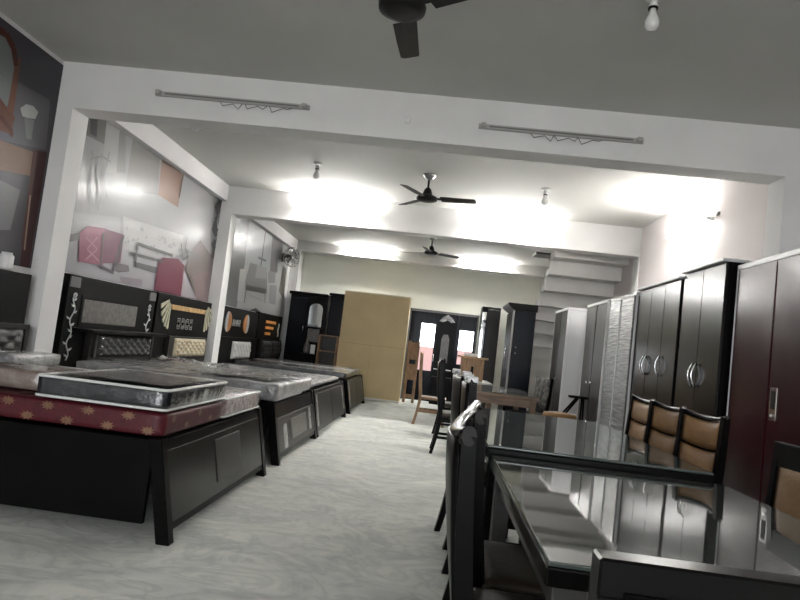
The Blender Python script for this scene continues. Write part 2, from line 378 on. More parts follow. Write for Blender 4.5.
mural('wall_mural', 'grey wall mural of a sitting room with sofa and floor lamp beyond the second pillar', D2b+.002, D3-.25, 1.545, 3.138,
 [(.42, .42, .42),
  ((.13, .13, .135), B3((30, 60), (128, 50), (100, 290), (55, 530), (0, 530))),
  ((.36, .38, .40), B3((125, 52), (248, 78), (225, 330), (98, 300))),
  ((.13, .12, .13), B3((247, 80), (300, 108), (284, 270), (258, 340), (224, 330))),
  ((.50, .50, .50), B3((75, 320), (105, 320), (95, 480), (60, 480))),
  ((.20, .20, .21), B3((125, 288), (165, 300), (210, 335), (210, 440), (102, 420), (102, 380))),
  ((.30, .30, .31), B3((160, 300), (210, 315), (206, 370), (150, 365))),
  ((.24, .24, .25), B3((215, 330), (252, 335), (250, 392), (215, 388))),
  ((.27, .27, .28), B3((222, 400), (258, 402), (252, 500), (218, 490))),
  ((.10, .10, .10), B3((105, 398), (205, 420), (203, 445), (103, 425))),
  ((.15, .14, .12), B3((290, 300), (306, 320), (292, 475), (268, 430))),
  ((.45, .45, .45), B3((262, 272), (284, 272), (276, 340), (262, 340))),
  ((.04, .04, .04), B3((120, 532), (153, 515), (185, 540))),
 ],
 [((.05, .05, .05), .03, B3((205, 110), (178, 305))), ((.05, .05, .05), .05, B3((183, 100), (235, 130))), ((.1, .1, .1), .02, B3((165, 262), (205, 280))),
  ((.1, .1, .1), .02, B3((105, 425), (95, 490))), ((.1, .1, .1), .02, B3((200, 440), (198, 490))), ((.35, .35, .35), .02, B3((120, 450), (190, 480)))])
mural('wall_mural', 'dark purple wall mural of carved wooden furniture left of the first pillar', 1.0, D1-.002, 1.50, 3.34,
 [(.075, .070, .080),
  ((.12, .115, .125), [(0, 72), (50, 100), (46, 150), (0, 140)]),
  ((.20, .22, .215), [(-30, 30), (0, 30), (10, 44), (15, 62), (12, 90), (5, 112), (-30, 100)]),
  ((.17, .07, .045), [(15, 62), (21, 56), (13, 118), (6, 116)]),
  ((.15, .055, .035), [(-30, 88), (0, 98), (15, 118), (10, 134), (-30, 120)]),
  ((.22, .13, .09), [(-30, 130), (0, 140), (33, 152), (31, 176), (0, 170), (-30, 165)]),
  ((.055, .018, .018), [(35, 150), (47, 152), (27, 278), (18, 275)]),
  ((.09, .035, .03), [(33, 150), (37, 152), (24, 250), (21, 245)]),
  ((.16, .16, .17), [(-30, 190), (0, 180), (20, 190), (10, 230), (-30, 230)]),
  ((.42, .42, .41), [(20, 108), (26, 104), (33, 106), (38, 112), (35, 119), (27, 118), (22, 116)]),
  ((.20, .20, .20), [(24, 118), (34, 120), (31, 140), (26, 138)]),
 ],
 [((.09, .03, .02), .03, [(-5, 28), (6, 34), (13, 48), (16, 66)]), ((.10, .03, .02), .02, [(0, 116), (12, 132), (10, 136)]), ((.30, .2, .15), .01, [(30, 195), (24, 250)])])

# ------------------------------------------------------------------ beds
def soft_box(dx, dy, dz, r=.03, amp=.006, div=.07, seed=0, sag=0):
    """rounded, slightly uneven slab with its base at z=0, centred in x, y"""
    bm = nb()
    nx, ny, nz = max(6, int(dx/div)), max(6, int(dy/div)), 6
    bmesh.ops.create_cube(bm, size=2)
    def cuts(axis, n):
        for i in range(1, n):
            c = -1+2*i/n
            # concentrate cuts near the ends
            c = math.copysign(abs(c)**.8, c)
            geom = list(bm.verts)+list(bm.edges)+list(bm.faces)
            co = [0, 0, 0]; co[axis] = c; no = [0, 0, 0]; no[axis] = 1
            bmesh.ops.bisect_plane(bm, geom=geom, plane_co=co, plane_no=no)
    cuts(0, nx); cuts(1, ny); cuts(2, nz)
    hx, hy, hz = dx/2, dy/2, dz/2
    for v in bm.verts:
        p = Vector((v.co.x*hx, v.co.y*hy, v.co.z*hz))
        q = Vector((max(-hx+r, min(hx-r, p.x)), max(-hy+r, min(hy-r, p.y)), max(-hz+r, min(hz-r, p.z))))
        d = p-q
        if d.length > 1e-6: p = q+d.normalized()*r
        s = Vector((p.x*3+seed*7.1, p.y*3, p.z*6))
        nn = noise.noise(s)*amp+noise.noise(s*4)*amp*.5
        dirn = d.normalized() if d.length > 1e-6 else Vector((0, 0, 1))
        if p.z > -hz+.01: p += dirn*nn
        p.z += hz
        v.co = p
    return bm
def piping_loop(dx, dy, z, r=.008, cr=.03):
    bm = nb(); pts = []
    hx, hy = dx/2, dy/2
    for cx, cy, a0 in ((hx-cr, hy-cr, 0), (-hx+cr, hy-cr, 90), (-hx+cr, -hy+cr, 180), (hx-cr, -hy+cr, 270)):
        for k in range(5):
            a = R(a0+k*22.5); pts.append((cx+cr*math.cos(a), cy+cr*math.sin(a), z))
    pts.append(pts[0]); add_tube(bm, pts, r, 8, cap=False); return bm
def star(bm, c, ax, r, mi, off, rot=0):
    """small sun-shaped motif lying on a face perpendicular to axis ax"""
    n = 9; vs = []
    for k in range(n*2):
        a = 2*PI*k/(n*2)+rot; rr = r if k % 2 else r*.55
        u, v = rr*math.cos(a), rr*math.sin(a)*.62
        if ax == 1: p = (c[0]+u, c[1]+off, c[2]+v)
        elif ax == 0: p = (c[0]+off, c[1]+u, c[2]+v)
        else: p = (c[0]+u, c[1]+v*1.4, c[2]+off)
        vs.append(bm.verts.new(p))
    cc = bm.verts.new(sum((v.co for v in vs), Vector())/len(vs))
    for i in range(len(vs)):
        f = bm.faces.new((vs[i], vs[(i+1) % len(vs)], cc)); f.material_index = mi

XF, XFB = -1.42, -1.30     # foot of bed at the top / at the floor (sloping footboards)
def bed(label, y0, y1, zt=.55, style=0, drop=.0):
    """storage bed base, head at the left wall"""
    t = thing('storage_bed', label, 'bed', (-2.4, (y0+y1)/2, 0), 0)
    hw = (y1-y0)/2; ox = 2.4
    bm = nb()
    add_box(bm, (-3.38+ox, -hw+.02, .09), (-1.47+ox, -hw+.05, zt-.01), .003)
    obj('side_panel', bm, blkm, t)
    bm = nb(); add_box(bm, (-3.38+ox, hw-.05, .09), (-1.47+ox, hw-.02, zt-.01), .003); obj('side_panel', bm, blkm, t)
    bm = nb(); add_box(bm, (-3.39+ox, -hw+.05, zt-.07), (-1.48+ox, hw-.05, zt-.01)); obj('platform', bm, blkm, t)
    # sloping foot board
    def xs(z): return XFB+(XF-XFB)*z/zt+ox
    bm = nb()
    add_prism(bm, [(xs(.06)-.05, .06), (xs(.06)-.012, .06), (xs(zt-.012)-.012, zt-.012), (xs(zt-.012)-.05, zt-.012)], 1, -hw+.05, hw-.05, bev=.002)
    fb = obj('footboard', bm, blk, t)
    if style in (0, 1, 2):
        # raised panels on the footboard
        def panel(name, ya, yb, za, zb, m, d=.012):
            bm = nb(); add_prism(bm, [(xs(za)-.02, za), (xs(za)-.012+d, za), (xs(zb)-.012+d, zb), (xs(zb)-.02, zb)], 1, ya, yb, bev=.002)
            return obj(name, bm, m, fb)
        w = 2*hw-.1
        if style == 0:
            panel('drawer_front', -hw+.07, hw-.07, .10, zt-.07, wenge, .006)
            panel('glass_panel', -hw+.07+w*.40, -hw+.07+w*.68, .17, zt-.11, wenge2, .012)
        elif style == 1:
            panel('drawer_front', -hw+.07, hw-.07, .10, zt-.15, wenge2, .010)
            panel('glass_panel', -hw+.07+w*.30, -hw+.07+w*.72, .16, zt-.20, glassgrey, .014)
            panel('protective_film', -hw+.07+w*.12, -hw+.07+w*.20, .11, zt-.22, filmw, .013)
            panel('protective_film', -hw+.07+w*.80, -hw+.07+w*.87, .15, zt-.17, filmw, .013)
        else:
            panel('door', -hw+.07, -.01, .08, zt-.05, wenge2, .008); panel('door', .01, hw-.07, .08, zt-.05, wenge2, .008)
            panel('protective_film', -hw+.08, -hw+.2, .12, zt-.07, filmw, .010)
            panel('protective_film', hw-.2, hw-.1, .15, zt-.07, filmw, .010)
    # corner posts
    for s in (-1, 1):
        bm = nb()
        ya, yb = (-hw, -hw+.07) if s < 0 else (hw-.07, hw)
        add_prism(bm, [(xs(0)-.075, 0), (xs(0), 0), (xs(zt), zt), (xs(zt)-.075, zt)], 1, ya, yb, bev=.003)
        obj('post', bm, blk, t)
    for s in (-1, 1):
        bm = nb(); add_box(bm, (-3.38+ox, s*hw-(.06 if s > 0 else 0), 0), (-3.31+ox, s*hw+(.06 if s < 0 else 0), .1), .003); obj('foot', bm, blkm, t)
    return t
b1 = bed('black storage bed nearest the camera carrying maroon and black mattresses', 3.43, 5.40, .55, 0)
b2 = bed('black storage bed second from camera with square glass panel on its footboard', 5.83, 7.68, .555, 1)
b3 = bed('black storage bed third from camera with two doors on its footboard', 7.74, 10.16, .555, 2)
b4 = bed('black storage bed farthest from camera beside the tan cardboard panel', 10.62, 12.80, .555, 2)

def mattress(label, x0, x1, y0, y1, z0, h, m, seed=0, pipe=None, motifs=False, amp=.006, div=.08, rz=0, group=None, name='mattress'):
    t = thing(name, label, 'mattress', ((x0+x1)/2, (y0+y1)/2, z0), rz, group)
    dx, dy = x1-x0, y1-y0
    bm = soft_box(dx, dy, h, .025, amp, div, seed)
    ms = [m]
    if motifs:
        ms = [m, motif]; k = 0
        x = -dx/2+.12
        while x < dx/2-.06:
            for row, zz in enumerate((h*.75, h*.25)):
                star(bm, (x+(.12 if row else 0), -dy/2, zz), 1, .045, 1, -amp-.002, k)
            k += 1; x += .23
        for ix in range(int(dx/.23)):
            for iy in range(int(dy/.23)):
                star(bm, (-dx/2+.14+ix*.23+(.11 if iy % 2 else 0), -dy/2+.12+iy*.23, h), 2, .05, 1, amp+.002)
        for iy in range(int(dy/.2)):
            star(bm, (dx/2, -dy/2+.12+iy*.2, h*(.3 if iy % 2 else .7)), 0, .04, 1, amp+.002)
    o = obj('cover', bm, ms, t)
    for p in o.data.polygons:
        if p.material_index == 0: p.use_smooth = True
    if pipe:
        obj('piping', piping_loop(dx, dy, h-.006), pipe, t); obj('piping', piping_loop(dx, dy, .012), pipe, t)
    return t
ZM = .553
mattress('maroon mattress with gold sun motifs on the near side of the nearest bed', -3.36, -1.43, 3.45, 4.42, ZM, .135, red_f, 1, None, True, .004)
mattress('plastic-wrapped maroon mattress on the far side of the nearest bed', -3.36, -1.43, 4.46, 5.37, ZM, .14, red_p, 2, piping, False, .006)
mattress('small black mattress with white piping lying on top of the maroon mattress', -2.17, -1.42, 3.43, 4.42, ZM+.142, .125, blk_f, 3, piping, False, .005)
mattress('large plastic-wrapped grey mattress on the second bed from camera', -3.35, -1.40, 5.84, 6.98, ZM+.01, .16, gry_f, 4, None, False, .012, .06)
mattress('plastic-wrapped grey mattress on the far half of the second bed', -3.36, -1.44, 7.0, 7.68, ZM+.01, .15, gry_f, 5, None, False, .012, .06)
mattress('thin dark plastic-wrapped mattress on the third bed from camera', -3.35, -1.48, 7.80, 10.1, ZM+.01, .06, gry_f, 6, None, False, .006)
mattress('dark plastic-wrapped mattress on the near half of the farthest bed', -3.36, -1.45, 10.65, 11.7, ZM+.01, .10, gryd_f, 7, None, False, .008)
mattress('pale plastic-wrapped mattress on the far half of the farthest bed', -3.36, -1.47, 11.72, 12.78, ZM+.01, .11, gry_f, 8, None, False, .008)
mattress('folded beige floral mattress at the left edge beside the small black mattress', -2.75, -2.22, 3.60, 4.0, ZM+.142, .12, beige_f, 9, None, False, .006)

# wrinkled loose film sheets bunched over bed ends
def film_sheet(label, x0, x1, y0, y1, z, seed, amp=.02):
    bm = nb(); nx, ny = 26, 22; g = []
    for i in range(nx+1):
        row = []
        for j in range(ny+1):
            x = x0+(x1-x0)*i/nx; y = y0+(y1-y0)*j/ny
            a = noise.noise(Vector((x*5, y*5, seed)))*amp+noise.noise(Vector((x*16, y*12, seed)))*amp*.6
            row.append(bm.verts.new((x, y, z+.004+abs(a))))
        g.append(row)
    for i in range(nx):
        for j in range(ny): bm.faces.new((g[i][j], g[i+1][j], g[i+1][j+1], g[i][j+1]))
    o = obj('plastic_sheet', bm, film_c, smooth=True); tag(o, label, 'plastic sheet')
def clearfilm():
    m = bpy.data.materials.new('clear_plastic_film'); m.use_nodes = True; nt = m.node_tree
    for nn in list(nt.nodes): nt.nodes.remove(nn)
    N = nt.nodes.new; L = nt.links.new
    out = N('ShaderNodeOutputMaterial'); mx = N('ShaderNodeMixShader'); tr = N('ShaderNodeBsdfTransparent'); gl = N('ShaderNodeBsdfGlossy'); fr = N('ShaderNodeFresnel')
    gl.inputs['Roughness'].default_value = .12; fr.inputs['IOR'].default_value = 1.6; gl.inputs['Color'].default_value = (.9, .9, .9, 1)
    n = N('ShaderNodeTexNoise'); n.inputs['Scale'].default_value = 14; n.inputs['Detail'].default_value = 5; tc = N('ShaderNodeTexCoord'); L(tc.outputs['Object'], n.inputs['Vector'])
    bp = N('ShaderNodeBump'); bp.inputs['Distance'].default_value = .02; L(n.outputs['Fac'], bp.inputs['Height'])
    L(bp.outputs[0], gl.inputs['Normal']); L(bp.outputs[0], fr.inputs['Normal'])
    L(fr.outputs[0], mx.inputs[0]); L(tr.outputs[0], mx.inputs[1]); L(gl.outputs[0], mx.inputs[2]); L(mx.outputs[0], out.inputs[0])
    return m
film_c = clearfilm()
film_sheet('crumpled clear plastic sheet over the small black mattress', -2.1, -1.46, 3.5, 4.35, ZM+.142+.132, 1, .008)
film_sheet('crumpled clear plastic sheet over the foot of the second bed mattress', -2.3, -1.5, 5.95, 6.9, ZM+.01+.175, 2, .035)
film_sheet('crumpled clear plastic sheet heaped near the cream tufted headboard', -3.2, -2.5, 7.05, 7.6, ZM+.01+.165, 3, .07)

# ------------------------------------------------------------------ headboards on the left wall
def tuft(t, y0, y1, z0, z1, m, x0=.0, d=.06, nx=9, nz=3, btn=None, frame_m=None):
    bm = nb(); n1, n2 = 54, 20; g = []
    for i in range(n1+1):
        row = []
        for j in range(n2+1):
            u, v = i/n1, j/n2
            a, b = u*nx, v*nz
            val = abs(math.sin(PI*(a+b)/1))*abs(math.sin(PI*(a-b)/1))
            e = min(u, 1-u)*n1/5; e2 = min(v, 1-v)*n2/3; ed = min(1, e)**.5*min(1, e2)**.5
            row.append(bm.verts.new((x0+.012+d*ed*(.45+.55*val**.5), y0+(y1-y0)*u, z0+(z1-z0)*v)))
        g.append(row)
    for i in range(n1):
        for j in range(n2): bm.faces.new((g[i][j], g[i+1][j], g[i+1][j+1], g[i][j+1]))
    bb = [g[i][0] for i in range(n1+1)]+[g[n1][j] for j in range(1, n2+1)]+[g[i][n2] for i in range(n1-1, -1, -1)]+[g[0][j] for j in range(n2-1, 0, -1)]
    bk = [bm.verts.new((x0, v.co.y, v.co.z)) for v in bb]
    for i in range(len(bb)): bm.faces.new((bb[i], bk[i], bk[(i+1) % len(bb)], bb[(i+1) % len(bb)]))
    bm.faces.new(bk[::-1])
    pad = obj('tufted_pad', bm, m, t, True)
    if btn:
        bm = nb()
        for i in range(1, nx*2):
            for j in range(1, nz*2):
                if (i+j) % 2: continue
                c = (x0+.012+d*.5, y0+(y1-y0)*i/(nx*2), z0+(z1-z0)*j/(nz*2))
                rr = bmesh.ops.create_uvsphere(bm, u_segments=8, v_segments=5, radius=.012)
                for v in rr['verts']: v.co += Vector(c)
        o = obj('buttons', bm, btn, pad); o['kind'] = 'stuff'
    if frame_m:
        bm = nb()
        add_box(bm, (x0-.02, y0-.05, z0), (x0+.03, y0, z1+.03), .004); add_box(bm, (x0-.02, y1, z0), (x0+.03, y1+.05, z1+.03), .004)
        add_box(bm, (x0-.02, y0-.05, z1), (x0+.03, y1+.05, z1+.04), .004)
        obj('pad_frame', bm, frame_m, t)
def disc(bm, cy, cz, ry, rz, x0, x1, n=24, a0=0, a1=360):
    pts = [(cy+ry*math.cos(R(a0+(a1-a0)*k/n)), cz+rz*math.sin(R(a0+(a1-a0)*k/n))) for k in range(n+(0 if a1-a0 >= 360 else 1))]
    add_prism(bm, pts, 0, x0, x1)
HX = -3.50    # front face of headboard panels
def headboard(label, y0, y1, zt=1.52):
    t = thing('headboard', label, 'headboard', (HX, (y0+y1)/2, 0))
    bm = nb(); hw = (y1-y0)/2
    add_box(bm, (-.08, -hw+.01, 0), (0, hw-.01, zt), .006); obj('back_panel', bm, blkm, t)
    return t, hw
# 2: between pillars, near
t, hw = headboard('black headboard with white scroll flowers and grey glass behind the second bed', 5.79, 7.68)
bm = nb(); add_box(bm, (0, -hw+.30, 1.07), (.012, -hw+1.42, 1.30), .004); obj('glass_panel', bm, glassgrey, t)
bm = nb(); add_box(bm, (0, -hw+.26, 1.03), (.006, -hw+1.46, 1.34), .002); obj('panel_trim', bm, blkm, t)
for yy in (-hw+.02, hw-.2):
    bm = nb(); add_box(bm, (0, yy, 1.40), (.012, yy+.17, 1.50), .002); obj('corner_block', bm, greysq, t)
for yy in (-hw+.13, hw-.16):
    bm = nb()
    add_tube(bm, [(.008, yy+.028*math.sin(k*.75), .70+k*.026) for k in range(24)], .006, 6)
    for k in range(10):
        zc = .73+k*.06; sg = 1 if k % 2 else -1; yc = yy+.028*math.sin((zc-.70)/.026*.75)
        P = [(yc, zc), (yc+sg*.022, zc+.020), (yc+sg*.058, zc+.030), (yc+sg*.040, zc+.004)]
        add_prism(bm, P, 0, .002, .010)
    add_tube(bm, [(.008, yy+.03*math.cos(R(q))*(1-q/700), 1.32+.03*math.sin(R(q))*(1-q/700)) for q in range(0, 500, 30)], .006, 6)
    obj('scroll_inlay', bm, shellm if False else piping, t)
bm = nb(); add_box(bm, (0, -hw+.15, .985), (.22, hw-.05, 1.015), .004); obj('shelf', bm, blk, t)
bm = nb(); add_box(bm, (0, -hw+.42, .56), (.06, hw-.10, .985), .004); obj('pad_backing', bm, wenge2, t)
tuft(t, -hw+.52, hw-.15, .73, .97, dark_l, .06, .055, 8, 3, chrome, wenge2)
# 3
t, hw = headboard('black headboard with cream shell corners and gold band behind the third bed', 7.72, 9.63)
def fan_shell(t, yp, s, m):
    # quarter-fan: narrow top at (yp, 1.46), ribs sweep outward and down to z=1.08
    bm = nb(); n = 5
    for k in range(n):
        a0 = R(0+k*17); a1 = R(0+k*17+9.5)
        Ro = .385; Ri = .07
        P = [(yp-s*Ri*math.sin(a0), 1.47-Ri*math.cos(a0)), (yp-s*Ro*.78*math.sin(a0), 1.47-Ro*math.cos(a0)),
             (yp-s*Ro*.78*math.sin((a0+a1)/2), 1.47-Ro*1.03*math.cos((a0+a1)/2)), (yp-s*Ro*.78*math.sin(a1), 1.47-Ro*math.cos(a1)), (yp-s*Ri*math.sin(a1), 1.47-Ri*math.cos(a1))]
        add_prism(bm, P, 0, .002, .014)
    obj('shell_inlay', bm, m, t)
fan_shell(t, -hw+.40, 1, shellm); fan_shell(t, hw-.24, -1, shellm)
bm = nb(); add_box(bm, (0, -hw+.43, 1.335), (.012, hw-.27, 1.40), .002); obj('gold_band', bm, gold, t)
bm = nb()
for k, (ya, sy) in enumerate(((-.22, 1), (-.10, -1), (.08, 1), (.20, -1))):
    for zc, sz in ((1.20, 1), (1.12, -1)):
        w = .045
        add_tube(bm, [(.006, ya-w*sy, zc-.03*sz), (.006, ya-w*sy, zc+.03*sz), (.006, ya+w*sy*.6, zc+.028*sz), (.006, ya+w*sy*.6, zc+.002*sz), (.006, ya-w*sy*.4, zc)], .006, 6)
        add_tube(bm, [(.006, ya-w*sy*.2, zc), (.006, ya+w*sy, zc-.03*sz)], .006, 6)
add_tube(bm, [(.006, -.02, 1.10), (.006, .0, 1.16), (.006, -.02, 1.22)], .005, 6)
obj('lattice_inlay', bm, steel, t)
bm = nb(); add_box(bm, (0, -hw+.40, .56), (.05, hw-.16, .99), .004); obj('pad_backing', bm, wenge2, t)
tuft(t, -hw+.55, hw-.26, .72, .965, cream_l, .05, .055, 7, 3, gold)
# 4
t, hw = headboard('black headboard with orange and white half discs and white lettering behind the farthest bed', 10.0, 12.22, 1.53)
for s in (-1, 1):
    bm = nb(); disc(bm, s*.53-.14, 1.28, .20, .17, .002, .012, 28, 90 if s > 0 else -90, 270 if s > 0 else 90); obj('orange_half_disc', bm, orange, t)
    bm = nb(); disc(bm, s*.53-.14, 1.28, .13, .17, .002, .013, 28, -90 if s > 0 else 90, 90 if s > 0 else 270); obj('white_half_disc', bm, white_l, t)
glyphs = {'A': [[(0, 0), (.5, 1), (1, 0)], [(.25, .45), (.75, .45)]], 'V': [[(0, 1), (.5, 0), (1, 1)]], 'H': [[(0, 0), (0, 1)], [(1, 0), (1, 1)], [(0, .5), (1, .5)]],
          'R': [[(0, 0), (0, 1), (.8, 1), (.9, .75), (.8, .5), (0, .5)], [(.4, .5), (1, 0)]]}
bm = nb(); yy = -.42
for ch in 'AHAR':
    for st in glyphs[ch]: add_tube(bm, [(.008, yy+p[0]*.085, 1.22+p[1]*.11) for p in st], .007, 6)
    yy += .115
obj('lettering', bm, white_p, t)
bm = nb(); add_box(bm, (0, -hw+.05, .56), (.05, hw-.05, 1.03), .004); obj('pad_backing', bm, blkm, t)
tuft(t, -.42, .60, .66, .96, whit_l, .05, .055, 6, 2)
# 5
t, hw = headboard('black headboard with three orange bars near the far left corner', 12.24, 14.14, 1.55)
for k, (L_, zz) in enumerate(((.78, 1.36), (.62, 1.24), (.42, 1.12))):
    bm = nb(); add_box(bm, (0, -hw+.55, zz), (.012, -hw+.55+L_, zz+.055), .003); obj('orange_bar', bm, orange, t)
bm = nb(); add_tube(bm, [(.008, hw-.30+.03*math.sin(k*1.2), 1.10+k*.035) for k in range(9)], .012, 6); obj('white_scroll', bm, white_p, t)
bm = nb(); add_box(bm, (0, -hw+.05, .56), (.05, hw-.05, 1.03), .004); obj('pad_backing', bm, blkm, t)
tuft(t, -hw+.22, -.02, .64, 1.0, dark_l, .05, .055, 5, 2); tuft(t, .02, hw-.12, .64, 1.0, dark_l, .05, .055, 5, 2)
# 1 (in front of the first pillar)
t, hw = headboard('black headboard with plastic-wrapped tufted pad at the left edge behind the nearest bed', 3.40, 5.26, 1.44)
bm = nb(); add_box(bm, (0, -hw+.1, 1.16), (.10, hw-.5, 1.19), .004); obj('shelf', bm, blk, t)
bm = nb(); add_box(bm, (0, -hw+.05, .56), (.05, hw-.05, 1.01), .004); obj('pad_backing', bm, wenge2, t)
tuft(t, -hw+.15, hw-.10, .66, .98, dark_l, .05, .055, 8, 3, chrome, wenge2)
bm = nb(); add_lathe(bm, [(.05, 0), (.055, .02), (.055, .11), (.05, .12), (.04, .125), (.04, .14), (.001, .142)], 20)
o = obj('roll_of_tape', bm, white_p); o.location = (HX-.04, 4.95, 1.445); tag(o, 'white roll standing on top of the headboard at the left edge', 'roll')
# plastic wrapped cushion
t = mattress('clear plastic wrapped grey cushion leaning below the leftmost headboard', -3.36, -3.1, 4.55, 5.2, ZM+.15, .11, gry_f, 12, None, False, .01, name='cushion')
t['category'] = 'cushion'

# ------------------------------------------------------------------ back left cabinets
t = thing('crockery_cabinet', 'black crockery cabinet with arched mirror in the far left corner', 'cabinet', (-2.99, 14.2, 0))
bm = nb(); add_box(bm, (-.40, 0, 0), (.45, .45, 2.1), .006); obj('body', bm, blk, t)
bm = nb(); add_box(bm, (-.44, -.05, 2.1), (.45, .46, 2.17), .02, 2); obj('cornice', bm, blk, t)
bm = nb()
pts = [(.06, 1.42), (.36, 1.42), (.36, 1.82)]+[(.21+.15*math.cos(R(a)), 1.82+.12*math.sin(R(a))) for a in range(15, 180, 15)]+[(.06, 1.82)]
add_prism(bm, pts, 1, -.014, 0); obj('arched_mirror', bm, mirror, t)
bm = nb(); add_box(bm, (.08, -.012, 1.08), (.34, 0, 1.37), .004); obj('display_glass', bm, glassgrey, t)
bm = nb(); add_box(bm, (.06, -.05, 1.385), (.37, 0, 1.405), .004); obj('shelf', bm, blkm, t)
bm = nb(); add_box(bm, (-.36, -.02, .75), (.0, 0, 2.05), .006); d = obj('door', bm, navy, t)
bm = nb(); add_tube(bm, [(-.03, -.02, 1.3), (-.03, -.05, 1.31), (-.03, -.05, 1.41), (-.03, -.02, 1.42)], .008, 8); obj('handle', bm, chrome, d)
bm = nb(); add_lathe(bm, [(.05, 0), (.07, .05), (.06, .18), (.03, .26), (.035, .3)], 16, (-.06, 0, 0)); o = obj('vase', bm, glassgrey); o.location = (-2.78, 13.95, .82); tag(o, 'small grey vase before the arched mirror cabinet', 'vase')
bm = nb(); add_box(bm, (-.13, -.1, 0), (.13, .1, .80), .005); add_box(bm, (-.17, -.13, .80), (.17, .13, .82), .005); o = obj('pedestal', bm, blkm); o.location = (-2.82, 13.95, 0); tag(o, 'black pedestal carrying the small grey vase', 'pedestal')
bm = nb(); add_box(bm, (-.05, -.01, 0), (.05, .01, .2), .003); o = obj('white_card', bm, white_p); o.location = (-2.70, 13.93, .82); tag(o, 'white card standing on the black pedestal beside the vase', 'card')
t = thing('wardrobe', 'black wardrobe half hidden between arched mirror cabinet and tan cardboard panel', 'wardrobe', (-2.24, 14.24, 0))
bm = nb(); add_box(bm, (-.26, 0, 0), (.30, .48, 2.16), .006); obj('body', bm, blk, t)
bm = nb(); add_box(bm, (-.29, -.04, 2.16), (.32, .5, 2.22), .012); obj('cornice', bm, blk, t)
bm = nb(); add_box(bm, (-.24, -.018, .08), (.28, 0, 2.12), .005); obj('door', bm, navy, t)
t = thing('shelf_unit', 'small brown open shelf unit in front of the black wardrobe at the back', 'shelf', (-2.37, 13.85, 0))
bm = nb(); add_box(bm, (-.22, 0, 0), (-.18, .25, 1.26), .003); add_box(bm, (.18, 0, 0), (.22, .25, 1.26), .003); obj('side', bm, wood_r, t)
for zz in (.1, .48, .90, 1.24):
    bm = nb(); add_box(bm, (-.18, 0, zz), (.18, .25, zz+.025), .002); obj('shelf', bm, wood_r, t)
bm = nb(); add_box(bm, (-.18, .23, 0), (.18, .25, 1.26)); obj('back', bm, wenge2, t)
# cardboard
t = thing('cardboard_panel', 'large tan cardboard-wrapped panel standing upright against the back cabinets', 'cardboard', (-1.40, 13.75, 0), R(-3))
bm = nb(); add_box(bm, (-.72, 0, .02), (.72, .14, 2.27), .006, 2); obj('panel', bm, cardb, t)
bm = nb(); add_box(bm, (-.715, -.004, 1.155), (.715, .0, 1.163)); add_box(bm, (-.02, -.004, .02), (-.015, 0, 1.155)); obj('fold_crease', bm, mat('cardboard_seam', (.40, .30, .16), .7), t)
bm = nb(); add_box(bm, (-.70, -.03, 0), (.72, .15, .045), .008); obj('foam_base', bm, white_p, t)
bm = nb(); add_box(bm, (-.72, -.004, 2.25), (.72, .145, 2.285), .004); obj('tape', bm, mat('cream_tape', (.6, .52, .38), .4), t)
# raw wood frame right of cardboard
t = thing('bedside_frame', 'raw brown wooden frame stacked between cardboard panel and back door', 'frame', (-.50, 14.25, 0))
for x in (-.11, .09):
    bm = nb(); add_box(bm, (x-.03, 0, 0), (x+.03, .06, 1.36), .003); obj('post', bm, wood_r, t)
for z, h in ((.1, .08), (.5, .35), (.95, .38)):
    bm = nb(); add_box(bm, (-.1, .01, z), (.08, .05, z+h), .003); obj('board', bm, wood_r, t)

# ------------------------------------------------------------------ right row of wardrobes
def handle_bow(d, y, z, L_=.18, x=-.0):
    bm = nb(); pts = []
    for q in range(9):
        a = q/8; pts.append((x-.012-.035*math.sin(PI*a), y, z-L_/2+L_*a))
    add_tube(bm, pts, .008, 8); obj('handle', bm, chrome, d)
def wardrobe(label, xf, y0, y1, h, doors, body, door_m, edge=None, hz=1.28, handles=(), depth=.58, cornice=None, seam=.004):
    t = thing('wardrobe', label, 'wardrobe', (xf, (y0+y1)/2, 0), 0); hw = (y1-y0)/2
    bm = nb(); add_box(bm, (.02, -hw, 0), (depth, hw, h), .003); obj('body', bm, body, t)
    n = doors; w = 2*hw/n; ds = []
    for k in range(n):
        e = .012 if edge else .003
        bm = nb(); add_box(bm, (0, -hw+k*w+e, .08), (.02, -hw+(k+1)*w-(e if k == n-1 else seam), h-.035 if edge else h-.01), .002)
        ds.append(obj('door', bm, door_m, t))
    bm = nb(); add_box(bm, (.012, -hw+.01, 0), (.02, hw-.01, .075), .002); obj('plinth', bm, body, t)
    if edge:
        bm = nb(); add_box(bm, (-.004, -hw-.004, h-.035), (depth, hw+.004, h), .002); add_box(bm, (-.004, -hw-.004, 0), (.02, -hw+.011, h-.035), .002); add_box(bm, (-.004, hw-.008, 0), (.02, hw+.004, h-.035), .002)
        obj('edge_trim', bm, edge, t)
    if cornice:
        bm = nb(); add_box(bm, (-.03, -hw-.01, h), (depth, hw+.01, h+.022), .006); obj('cornice', bm, cornice, t)
    for k, yo in handles: handle_bow(ds[k], yo, hz)
    return t, ds, hw
t, ds, hw = wardrobe('maroon steel almirah with recessed handle, nearest of the right-hand row', 2.05, 2.5, 4.62, 2.05, 4, maroon, maroon, alum)
